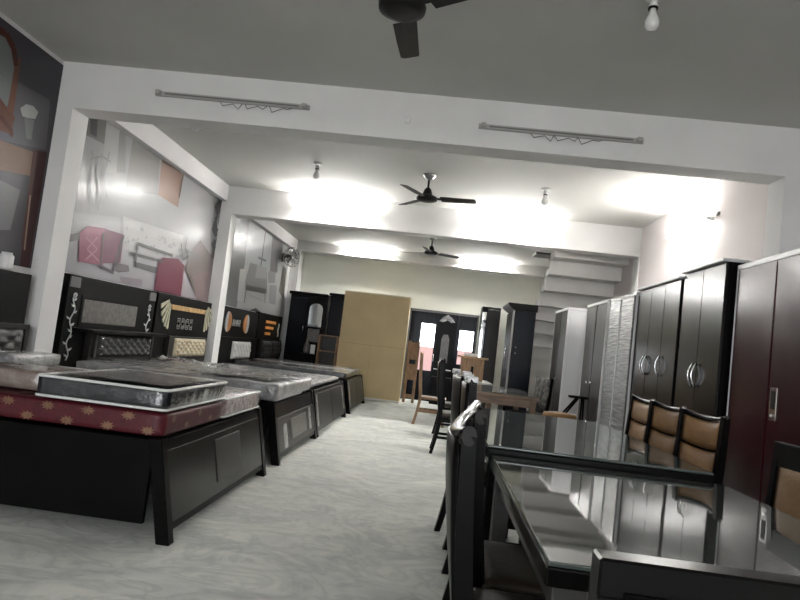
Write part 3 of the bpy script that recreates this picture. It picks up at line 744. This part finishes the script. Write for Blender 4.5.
for (dk, yy) in ((ds[2], .46),):
    bm = nb(); add_box(bm, (-.006, yy-.04, 1.02), (.0, yy+.04, 1.22), .003); o = obj('handle_plate', bm, chrome, dk)
    bm = nb(); add_box(bm, (-.009, yy-.022, 1.09), (-.005, yy+.022, 1.20), .002); obj('handle_recess', bm, blkm, dk)
    bm = nb(); add_lathe(bm, [(.012, 0), (.012, .01)], 12, (0, 0, 0)); 
    bmesh.ops.transform(bm, matrix=Matrix.Translation((-.006, yy, 1.05))@Matrix.Rotation(-PI/2, 4, 'Y'), verts=bm.verts); obj('lock', bm, steel, dk)
wardrobe('dark two-door wardrobe with projecting top beside the maroon almirah', 2.0, 4.70, 5.48, 2.085, 2, blkm, wenge, None, 1.25, ((0, -.03), (1, .035)), .6, alum)
wardrobe('dark three-door wardrobe with bow handles left of the taller two-door one', 1.99, 5.52, 6.62, 2.05, 3, blkm, wenge, None, 1.30, ((0, -.21), (1, .155), (2, .22)), .6, alum)
t, ds, hw = wardrobe('wardrobe wrapped in wrinkled clear stretch film', 1.97, 6.66, 7.62, 2.04, 2, wenge2, wenge2, alum, 1.2, (), .6)
bm = nb(); add_box(bm, (-.014, -.45, .02), (-.006, .45, 2.01)); o = obj('stretch_film', bm, film, t)
bm = nb(); add_box(bm, (-.022, .0, .02), (-.014, .012, 2.0)); obj('tape_line', bm, alum, t)
t, ds, hw = wardrobe('dark two-door wardrobe edged in white beyond the film-wrapped one', 1.95, 7.68, 8.72, 2.05, 2, white_l, wenge2, alum, 1.2, (), .6, None, .02)
for k, yy in ((0, -.08), (1, .10)):
    bm = nb(); bmesh.ops.create_uvsphere(bm, u_segments=10, v_segments=6, radius=.018)
    for v in bm.verts: v.co += Vector((-.02, yy, 1.03))
    obj('knob', bm, chrome, ds[k])
t, ds, hw = wardrobe('white-sided wardrobe with dark door, farthest of the right-hand row', 1.75, 8.98, 9.95, 2.02, 2, white_l, wenge2, alum, 1.2, (), .62)
bm = nb(); bmesh.ops.create_uvsphere(bm, u_segments=10, v_segments=6, radius=.018)
for v in bm.verts: v.co += Vector((-.02, -.1, 1.0))
obj('knob', bm, chrome, ds[0])

# navy crockery unit near stair
t = thing('crockery_cabinet', 'tall navy black cabinet with projecting cornice standing before the stairs', 'cabinet', (1.22, 11.0, 0))
bm = nb(); add_box(bm, (.03, 0, 0), (.39, .95, 2.08), .006); obj('body', bm, navy, t)
bm = nb(); add_prism(bm, [(.02, 2.05), (-.07, 2.11), (-.09, 2.14), (-.09, 2.17), (.41, 2.17), (.41, 2.05)], 1, -.03, .98, bev=.003); obj('cornice', bm, blk, t)
bm = nb(); add_box(bm, (.0, .03, .1), (.03, .46, 2.03), .004); d = obj('door', bm, blkm, t)
bm = nb(); add_tube(bm, [(-.005, .43, 1.2), (-.03, .43, 1.22), (-.03, .43, 1.38), (-.005, .43, 1.4)], .008, 8); obj('handle', bm, chrome, d)
bm = nb(); add_box(bm, (.0, .49, .1), (.03, .92, 2.03), .004); obj('door', bm, blkm, t)
bm = nb(); add_box(bm, (-.004, -.004, .6), (.03, .004, 2.04), .002); obj('edge_strip', bm, pvc, t)
for s in (1.32, 1.42):
    bm = nb(); bmesh.ops.create_uvsphere(bm, u_segments=8, v_segments=6, radius=.014)
    for v in bm.verts: v.co += Vector((.10, -.008, s))
    obj('knob', bm, chrome, t)

# ------------------------------------------------------------------ tables
def table(label, x0, x1, y0, y1, h, wood, top, edge_m, ap=.10, leg=.075, lm=None, tt=.045, iyn=.06, iyf=.06, glass=True, runner=False):
    t = thing('dining_table', label, 'table', ((x0+x1)/2, (y0+y1)/2, 0)); hx, hy = (x1-x0)/2, (y1-y0)/2
    bm = nb(); add_box(bm, (-hx, -hy, h-tt-.012), (hx, hy, h-.012), .006, 2); obj('tabletop', bm, wood, t)
    if glass:
        bm = nb(); add_box(bm, (-hx+.004, -hy+.004, h-.012), (hx-.004, hy-.004, h), .0035, 2, mi=0)
        for f in bm.faces: f.material_index = 0 if f.calc_center_median().z > h-.0015 and abs(f.normal.z) > .9 or abs(f.calc_area()) > .5 else 1
        obj('glass_sheet', bm, [top, edge_m], t)
    i = .06
    for sx in (-1, 1):
        bm = nb(); xx = sx*(hx-i); add_box(bm, (xx-.011, -hy+i, h-tt-.012-ap), (xx+.011, hy-i, h-tt-.013), .002); obj('apron', bm, lm or wood, t)
    for sy in (-1, 1):
        bm = nb(); yy = sy*(hy-i); add_box(bm, (-hx+i, yy-.011, h-tt-.012-ap), (hx-i, yy+.011, h-tt-.013), .002); obj('apron', bm, lm or wood, t)
    for sx in (-1, 1):
        for sy in (-1, 1):
            bm = nb(); xx, yy = sx*(hx-i), (hy-iyf if sy > 0 else -hy+iyn)
            vs = add_box(bm, (xx-leg/2, yy-leg/2, 0), (xx+leg/2, yy+leg/2, h-tt-.013), .004)
            for v in bm.verts:
                if v.co.z < .3: v.co.x = xx+(v.co.x-xx)*.75; v.co.y = yy+(v.co.y-yy)*.75
            obj('leg', bm, lm or wood, t)
    return t
T1 = table('black glass-topped dining table nearest the camera', .30, 1.34, 1.50, 2.99, .76, blk, glass_t, glass_e, lm=mat('black_wood_floor_sheen', (.05, .049, .047), .3))  # aprons and legs painted greyer to stand in for the floor's reflection
T2 = table('black dining table with green glass top behind the nearest one', .28, 1.31, 3.02, 5.10, .80, blk, glass_t2, glass_e, lm=blk, iyn=.10, iyf=.32)
T3 = table('brown wooden dining table with grey glass top in the far middle', .40, 1.38, 8.45, 10.2, .76, wood_t, mat('grey_table_glass', (.12, .12, .115), .06, ior=1.8), glass_e, lm=wood_t)
T4 = table('brown wooden table covered by a white sheet beyond the other tables', .40, .98, 10.45, 12.0, .75, wood_t, white_l, glass_e, lm=wood_t)
bm = soft_box(.56, 1.4, .02, .008, .004, .1, 21); o = obj('white_sheet', bm, white_l, smooth=True); o.location = (.69, 11.2, .752); tag(o, 'white sheet spread over the farthest wooden table', 'sheet')
# small wooden chest on T4
t = thing('wooden_chest', 'small light wooden chest with overhanging top standing on the white sheet', 'chest', (.62, 10.95, .775))
bm = nb(); add_box(bm, (-.19, -.16, 0), (.19, .16, .37), .004); obj('body', bm, wood_r, t)
bm = nb(); add_box(bm, (-.25, -.2, .37), (.25, .2, .405), .006); obj('top', bm, mat('light_wood', (.36, .24, .13), .45, noise_s=5, noise_a=.2), t)
bm = nb(); add_box(bm, (-.02, -.165, .05), (.02, -.158, .24), .002); obj('slot', bm, blkm, t)
bm = nb(); add_box(bm, (-.13, -.1, 0), (.10, .1, .05), .01); o = obj('folded_paper', bm, white_p); o.location = (.60, 10.95, 1.182); tag(o, 'white folded paper lying on the small wooden chest', 'paper')

# ------------------------------------------------------------------ dining chairs
def bar(bm, pts, w, d, mi=0):
    """bar with rectangular section: w across y, d across x, following pts"""
    rings = []
    for i, p in enumerate(pts):
        ww = w[i] if isinstance(w, (list, tuple)) else w; dd = d[i] if isinstance(d, (list, tuple)) else d
        rings.append([bm.verts.new((p[0]+sx*dd/2, p[1]+sy*ww/2, p[2])) for sx, sy in ((-1, -1), (1, -1), (1, 1), (-1, 1))])
    for a, b in zip(rings, rings[1:]):
        for k in range(4):
            f = bm.faces.new((a[k], a[(k+1) % 4], b[(k+1) % 4], b[k])); f.material_index = mi
    bm.faces.new(rings[0][::-1]); bm.faces.new(rings[-1])
def back_x(z):      # saber curve of the back post
    if z < .45: return -.20-.07*((.45-z)/.45)**1.5
    u = (z-.45)/.6; return -.20-.035*math.sin(PI*u)*.6-.05*u**2
def make_chair(label, H_=1.04, W=.42, wood=blk, pad=tan_l, seat=seat_m, rail_r=.022, slats=True, bow=.045, group=None, flat=0):
    t = thing('dining_chair', label, 'chair', (0, 0, 0), 0, group)
    hw = W/2
    for s in (-1, 1):
        bm = nb(); pts = [(back_x(z*H_/1.04), s*(hw-.018), z*H_/1.04) for z in [i*1.02/16 for i in range(17)]]
        bar(bm, pts, .034, [.036+.012*math.sin(PI*i/16) for i in range(17)])
        bmesh.ops.recalc_face_normals(bm, faces=bm.faces)
        obj('leg', bm, wood, t)
    for s in (-1, 1):
        bm = nb(); bar(bm, [(.20, s*(hw-.02), 0), (.20, s*(hw-.02), .42)], [.028, .038], [.028, .038]); obj('leg', bm, wood, t)
    bm = nb()
    add_box(bm, (-.20, -hw+.005, .38), (.215, hw-.005, .43), .004); obj('seat_frame', bm, wood, t)
    bm = soft_box(.43, W+.01, .06, .022, .003, .05, 1)
    for v in bm.verts: v.co += Vector((.015, 0, .43))
    obj('seat', bm, seat, t, True)
    zt = H_-.02; xt = back_x(zt)
    bm = nb(); pts = []; rr = []
    for k in range(13):
        u = k/12*2-1
        pts.append((xt-bow*(1-u*u), u*hw, zt-.022*(1-u*u))); rr.append(rail_r*(1-.15*u*u))
    if flat: add_box(bm, (xt-.02, -hw, zt+.02-flat), (xt+.02, hw, zt+.02), .003)
    else:
        add_tube(bm, pts, rr, 10)
        for v in bm.verts: v.co.z = zt+(v.co.z-zt)*1.25
    obj('top_rail', bm, wood if flat else blk_rail, t)
    # padded back in three segments with dark slits, leather front and dark shell
    z0, z1 = .52, H_-.045
    n = 3 if slats else 1; hseg = (z1-z0)/n
    for k in range(n):
        bm = nb(); g = []
        za, zb = z0+k*hseg+.008, z0+(k+1)*hseg-.006
        for i in range(11):
            row = []; u = i/10*2-1
            for j in range(6):
                v = j/5; z = za+(zb-za)*v-.018*(1-u*u)*(1 if slats else 0)
                x = back_x(z)-bow*(1-u*u)*min(1, max(0, (z-.4)/.5))
                bulge = .02*math.sin(PI*v)**.5*(1-abs(u)**4)
                row.append(bm.verts.new((x+.008+bulge, u*(hw-.036), z)))
            g.append(row)
        back = [[bm.verts.new((v.co.x-.022-(.0), v.co.y, v.co.z)) for v in row] for row in g]
        for i in range(10):
            for j in range(5):
                bm.faces.new((g[i][j], g[i+1][j], g[i+1][j+1], g[i][j+1]))
                bm.faces.new((back[i][j], back[i][j+1], back[i+1][j+1], back[i+1][j]))
        for i in range(10):
            bm.faces.new((g[i][0], back[i][0], back[i+1][0], g[i+1][0])); bm.faces.new((g[i][5], g[i+1][5], back[i+1][5], back[i][5]))
        for j in range(5):
            bm.faces.new((g[0][j], g[0][j+1], back[0][j+1], back[0][j])); bm.faces.new((g[10][j], back[10][j], back[10][j+1], g[10][j+1]))
        obj('back_pad', bm, pad, t, True)
    bm = nb(); g = []
    for i in range(11):
        u = i/10*2-1; row = []
        for j in range(9):
            z = z0-.02+(z1-z0+.03)*j/8
            row.append((back_x(z)-bow*(1-u*u)*min(1, max(0, (z-.4)/.5))-.016, u*(hw-.03), z))
        g.append(row)
    fa = [[bm.verts.new(p) for p in row] for row in g]; fb = [[bm.verts.new((p[0]-.012, p[1], p[2])) for p in row] for row in g]
    for i in range(10):
        for j in range(8):
            bm.faces.new((fa[i][j], fa[i+1][j], fa[i+1][j+1], fa[i][j+1])); bm.faces.new((fb[i][j], fb[i][j+1], fb[i+1][j+1], fb[i+1][j]))
        bm.faces.new((fa[i][0], fb[i][0], fb[i+1][0], fa[i+1][0])); bm.faces.new((fa[i][8], fa[i+1][8], fb[i+1][8], fb[i][8]))
    for j in range(8):
        bm.faces.new((fa[0][j], fa[0][j+1], fb[0][j+1], fb[0][j])); bm.faces.new((fa[10][j], fb[10][j], fb[10][j+1], fa[10][j+1]))
    obj('back_shell', bm, wood, t, True)
    for s in (-1, 1):
        bm = nb(); add_box(bm, (-.225, s*(hw-.02)-.01, .18), (.20, s*(hw-.02)+.01, .21), .003); obj('stretcher', bm, wood, t)
    return t
grpL = 'black dining chairs on the left of the tables'
chA = make_chair('black dining chair with thick curved rail nearest the camera on the left', 1.02, .46, rail_r=.024, bow=.03, group=grpL)
chA.location = (.36, 1.84, 0)
chA.rotation_euler.z = R(-2)
dup(chA, (.425, 2.37, 0), R(-2), 'black dining chair directly behind the nearest left chair', grpL)
chL = make_chair('black dining chair with white-capped post at the near left of the green glass table', 1.09, .42, rail_r=.018, bow=.02, group=grpL)
chL.location = (.45, 3.43, 0)
capm = white_p
def caps(ch, zt):
    for s in (-1, 1):
        bm = nb(); add_box(bm, (back_x(zt)-.03, s*.19-.02, zt-.022), (back_x(zt)+.026, s*.19+.02, zt+.010), .005); obj('plastic_cap', bm, filmw2, ch)
filmw2 = mat('clear_white_cap', (.42, .42, .42), .3, coat=.3)
caps(chL, 1.085)
dup(chL, (.43, 4.28, 0), R(8), 'black dining chair with white-capped post at the far left of the green glass table', grpL)
chD = make_chair('slim black dining chair without caps at the left of the brown glass table', 1.11, .42, rail_r=.018, bow=.02, group=grpL); chD.location = (.33, 7.85, 0)
dup(chD, (.36, 9.3, 0), R(5), 'slim black dining chair at the far left side of the brown glass table', grpL)
# right side chairs facing -X
grpR = 'tan padded dining chairs on the right of the tables'
chR = make_chair('tan padded dining chair nearest the camera on the right of the green glass table', 1.05, .46, rail_r=.010, bow=.03, group=grpR)
chR.location = (1.30, 3.74, 0); chR.rotation_euler.z = R(188)
dup(chR, (1.34, 4.42, 0), R(187), 'tan padded dining chair in the middle of the right-hand three', grpR)
dup(chR, (1.38, 5.10, 0), R(182), 'tan padded dining chair farthest of the right-hand three', grpR)
chS = make_chair('black framed tan padded chair at the right edge beside the nearest table', .99, .46, bow=.0, flat=.10, slats=False, group=grpR); chS.location = (1.24, 2.62, 0); chS.rotation_euler.z = R(180)
# head chair at near end of T1 facing +Y, only its rail shows
chH = make_chair('black framed chair with open back across the near end of the nearest table', .985, .46, bow=.0, pad=blkm, flat=.045)
chH.location = (.445, 1.04, 0); chH.rotation_euler.z = R(90)

# raw wooden chair at the back
t = thing('dining_chair', 'unpolished light wooden chair standing behind the black chairs near the back door', 'chair', (.02, 10.55, 0), R(0))
for s in (-1, 1):
    bm = nb(); bar(bm, [(back_x(z)+.0, s*.19, z) for z in [i*1.15/12 for i in range(13)]], .04, .045); obj('leg', bm, wood_r, t)
    bm = nb(); bar(bm, [(.2, s*.19, 0), (.2, s*.19, .43)], .04, .04); obj('leg', bm, wood_r, t)
    bm = nb(); add_box(bm, (-.22, s*.19-.012, .2), (.2, s*.19+.012, .24)); obj('stretcher', bm, wood_r, t)
bm = nb(); add_box(bm, (-.22, -.21, .41), (.22, .21, .45), .005); obj('seat', bm, wood_r, t)
for zz in (.62, .82, 1.02):
    bm = nb(); x = back_x(zz); add_box(bm, (x-.012, -.18, zz), (x+.012, .18, zz+.1), .003); obj('back_slat', bm, wood_r, t)

# floral chair and stools beyond T2, right
t = thing('dining_chair', 'chair in black and white floral fabric beside the stairs', 'chair', (1.66, 9.1, 0), R(200))
for s in (-1, 1):
    bm = nb(); bar(bm, [(back_x(z), s*.19, z) for z in [i*1.0/12 for i in range(13)]], .035, .04); obj('leg', bm, blk, t)
    bm = nb(); bar(bm, [(.2, s*.19, 0), (.2, s*.19, .43)], .035, .035); obj('leg', bm, blk, t)
bm = soft_box(.46, .44, .08, .03, .003, .06, 3)
for v in bm.verts: v.co.z += .41
obj('seat', bm, floral_m, t, True)
bm = soft_box(.07, .40, .5, .03, .003, .06, 3)
for v in bm.verts: v.co += Vector((-.24, 0, .5))
obj('backrest', bm, floral_m, t, True)
t.location = (1.36, 9.3, 0)
t = thing('round_stool', 'round tan seat visible just past the far edge of the green glass table', 'stool', (1.36, 6.9, 0), 0)
bm = nb(); add_lathe(bm, [(.15, .62), (.175, .64), (.18, .67), (.165, .70), (.08, .712), (.001, .712)], 28); obj('seat', bm, tan_l, t)
for k in range(4):
    a = R(45+90*k); bm = nb(); add_tube(bm, [(.19*math.cos(a), .19*math.sin(a), 0), (.13*math.cos(a), .13*math.sin(a), .63)], .014, 8); obj('leg', bm, steel, t)
bm = nb(); add_tube(bm, [(.166*math.cos(R(q)), .166*math.sin(R(q)), .25) for q in range(0, 361, 20)], .008, 6, cap=False); obj('ring', bm, steel, t)
t = thing('folding_stand', 'black folding metal stand leaning against the white wardrobe side', 'stand', (1.83, 8.2, 0))
bm = nb(); add_box(bm, (-.12, -.06, .82), (.10, .06, .85), .004); obj('plate', bm, blkm, t)
for s in (-1, 1):
    bm = nb(); add_tube(bm, [(-.22, s*.1, 0), (-.21, s*.08, .55), (-.02, s*.05, .82)], .014, 8); obj('leg', bm, blkm, t)
    bm = nb(); add_tube(bm, [(.06, s*.1, 0), (.05, s*.05, .82)], .012, 8); obj('leg', bm, blkm, t)

# ------------------------------------------------------------------ fans
def ceiling_fan(label, x, y, angs, drop=.28, group='black ceiling fans', zc=H):
    t = thing('ceiling_fan', label, 'ceiling fan', (x, y, zc), 0, group)
    bm = nb(); add_lathe(bm, [(.085, 0), (.08, -.012), (.05, -.05), (.018, -.07)], 20); obj('canopy', bm, steel, t)
    bm = nb(); add_tube(bm, [(0, 0, -.05), (0, 0, -drop+.05)], .014, 10); obj('rod', bm, fan_b, t)
    bm = nb(); add_lathe(bm, [(.02, -drop+.12), (.045, -drop+.09), (.06, -drop+.04), (.075, -drop+.02), (.125, -drop), (.135, -drop-.02), (.13, -drop-.045), (.08, -drop-.06), (.001, -drop-.062)], 28)
    obj('motor', bm, fan_b, t)
    for a in angs:
        M = Matrix.Rotation(R(a), 4, 'Z')@Matrix.Translation((0, 0, -drop-.02))@Matrix.Rotation(R(-11), 4, 'X')
        bm = nb(); add_prism(bm, [(.17, -.070), (.18, .072), (.40, .070), (.60, .064), (.62, .04), (.61, -.052), (.59, -.058)], 2, -.003, .003)
        bmesh.ops.transform(bm, matrix=M, verts=bm.verts); b = obj('blade', bm, fan_br, t)
        bm = nb(); add_box(bm, (.10, -.022, -.006), (.24, .022, .0055), .002); bmesh.ops.transform(bm, matrix=M, verts=bm.verts); obj('blade_arm', bm, fan_b, b)
    return t
ceiling_fan('black ceiling fan cut by the top edge of the photo, nearest the camera', -.405, 3.42, (88, -32, 208))
ceiling_fan('black ceiling fan hanging in the middle bay', -.335, 7.90, (-8, 124, 244))
ceiling_fan('black ceiling fan hanging farthest away near the back wall', -.325, 12.35, (24, -100, 150))
# ------------------------------------------------------------------ bulbs
def bulb(label, x, y, big=1, lean=0):
    t = thing('bulb_holder', label, 'light bulb', (x, y, H), 0, 'unlit ceiling bulbs')
    bm = nb(); add_lathe(bm, [(.055, 0), (.055, -.015), (.03, -.022)], 20); obj('ceiling_rose', bm, white_p, t)
    bm = nb(); add_lathe(bm, [(.022, -.015), (.022, -.055), (.027, -.06), (.027, -.075)], 18); obj('socket', bm, white_p, t)
    bm = nb(); add_lathe(bm, [(.0275, -.073), (.0275, -.084)], 18); obj('socket_ring', bm, blkm, t)
    bm = nb(); add_lathe(bm, [(.018, -.08), (.02, -.11), (.035, -.14), (.042, -.165), (.038, -.19), (.022, -.208), (.001, -.214)], 22); obj('bulb', bm, bulb_m, t)
    return t
bulb('white bulb in a holder at the top edge, right of the near fan', 1.015, 3.62)
bulb('white bulb on the middle bay ceiling left of the fan', -1.755, 7.86)
bulb('white bulb on the middle bay ceiling right of the fan', 1.134, 8.0)
# ------------------------------------------------------------------ tube lights
def tube_light(label, loc, rz, lit=True, L_=1.22, group='fluorescent tube lights'):
    """local: runs along x, mounted on the plane y=0, standing out to -y"""
    t = thing('tube_light', label, 'tube light', loc, rz, group)
    bm = nb(); add_box(bm, (-L_/2-.04, -.03, -.02), (L_/2+.04, 0, .02), .003); obj('batten', bm, white_p if lit else pvc, t)
    for s in (-1, 1):
        bm = nb(); add_box(bm, (s*L_/2-.02, -.075, -.018), (s*L_/2+.02, -.028, .018), .004); obj('end_holder', bm, white_p if lit else pvc, t)
    if lit:
        bm = nb(); add_tube(bm, [(-L_/2+.02, -.058, 0), (L_/2-.02, -.058, 0)], .014, 10); obj('tube', bm, tube_m, t)
    return t
tube_light('lit tube light on the second beam, left one', (-1.77, D2, 3.13), 0)
tube_light('lit tube light on the second beam, right one', (.85, D2, 3.14), 0)
tube_light('lit tube light on the farthest beam, left one', (-1.82, D3, 3.27), 0)
tube_light('lit tube light on the farthest beam, right one', (.91, D3, 3.27), 0)
tube_light('lit tube light high on the right wall', (XR, 7.75, 3.0), R(-90))
tube_light('unlit bare tube batten with loose wires on the front beam, left one', (-2.02, D1, 3.16), 0, False, 1.3, 'unlit tube battens')
tube_light('unseen lit tube added on the front wall to light the front beam, left one', (1.6, YF, 3.0), PI)  # this and the next tube are added lamps, out of view
tube_light('unseen lit tube added on the front wall to light the front beam, right one', (-1.8, YF, 3.0), PI)
tl = tube_light('unlit bare tube batten on the front beam, right one', (.83, D1, 3.14), 0, False, 1.3, 'unlit tube battens')
for px in (-2.02, .83):
    par = [o for o in bpy.data.objects if o.name.startswith('tube_light') and abs(o.location.x-px) < .01 and abs(o.location.y-D1) < .01][0]
    bm = nb()
    for k in range(3):
        x0 = -.1+k*.22 if px < 0 else -.25+k*.2
        add_tube(bm, [(x0, -.02, -.02), (x0+.03, -.035, -.06-.01*k), (x0+.12, -.03, -.035), (x0+.17, -.035, -.08+.02*k), (x0+.2, -.02, -.02)], .004, 6)
    obj('loose_wires', bm, pvcd, par)
    bm = nb(); add_box(bm, (-.6, -.034, -.006), (.6, -.028, .006)); obj('channel', bm, pvcd, par)
# wall fan, back left
t = thing('wall_fan', 'small black wall fan high in the far left corner', 'wall fan', (-3.50, 13.75, 2.86), R(-25))
bm = nb(); add_box(bm, (-.08, -.05, -.12), (-.05, .05, .08), .004); obj('bracket', bm, fan_b, t)
bm = nb(); add_tube(bm, [(-.06, 0, -.02), (.05, 0, .05), (.10, 0, .0)], .02, 8); obj('neck', bm, fan_b, t)
bm = nb()
for k in range(12):
    a = R(30*k); add_tube(bm, [(.18, .05*math.cos(a), .05*math.sin(a)), (.2, .12*math.cos(a), .12*math.sin(a)), (.18, .22*math.cos(a), .22*math.sin(a)), (.10, .20*math.cos(a), .20*math.sin(a))], .004, 5)
for r1_, xx in ((.22, .18), (.12, .2), (.05, .18), (.2, .1)):
    add_tube(bm, [(xx, r1_*math.cos(R(q)), r1_*math.sin(R(q))) for q in range(0, 361, 20)], .005, 5, cap=False)
obj('guard', bm, blkm, t)
for k in range(3):
    a = R(120*k+20); bm = nb(); M = Matrix.Rotation(a, 4, 'X')
    add_prism(bm, [(-.03, .03), (.05, .03), (.08, .17), (-.04, .18)], 0, .14, .146)
    bmesh.ops.transform(bm, matrix=M, verts=bm.verts); obj('blade', bm, fan_b, t)
bm = nb(); add_tube(bm, [(.06, 0, 0), (.17, 0, 0)], [.06, .045], 14); obj('motor', bm, fan_b, t)
# electrical stub on right wall
bm = nb(); add_box(bm, (-.02, -.03, -.02), (0, .03, .02), .004); o = obj('socket_stub', bm, pvcd); o.location = (XR, 6.98, 3.02); tag(o, 'small dark wall stub beside the right wall tube light', 'socket')
# junction mark on beam 1
bm = nb(); add_lathe(bm, [(.03, 0), (.03, .006), (.02, .01)], 20); bmesh.ops.transform(bm, matrix=Matrix.Rotation(PI/2, 4, 'X'), verts=bm.verts)
o = obj('round_cover', bm, beam_m); o.location = (-.47, D1, 3.14); tag(o, 'small round cover plate in the middle of the front beam', 'cover plate')
bm = nb(); add_tube(bm, [(0, 0, 0), (.02, 0, -.03), (.07, 0, -.035), (.09, 0, -.01)], .006, 6); o = obj('wire_loop', bm, white_p); o.location = (-2.45, 5.55, 2.962); tag(o, 'short white wire loop hanging below the front beam', 'wire')

# ------------------------------------------------------------------ world, camera, view
w = bpy.data.worlds.new('World'); sc.world = w; w.use_nodes = True
w.node_tree.nodes['Background'].inputs[0].default_value = (.92, .96, 1, 1); w.node_tree.nodes['Background'].inputs[1].default_value = 1.6
cam = bpy.data.cameras.new('Camera'); co = bpy.data.objects.new('Camera', cam); COL.objects.link(co)
cam.sensor_fit = 'HORIZONTAL'; cam.sensor_width = 36; cam.lens = FPX/800*36; cam.clip_start = .05; cam.clip_end = 100
Mx = Matrix((r_, u_, -f_)).transposed().to_4x4(); Mx.translation = Vector((0, 0, CAMH)); co.matrix_world = Mx
sc.camera = co
sc.view_settings.view_transform = 'Standard'; sc.view_settings.look = 'None'; sc.view_settings.gamma = 1; sc.view_settings.use_curve_mapping = False
sc.view_settings.exposure = 2.4
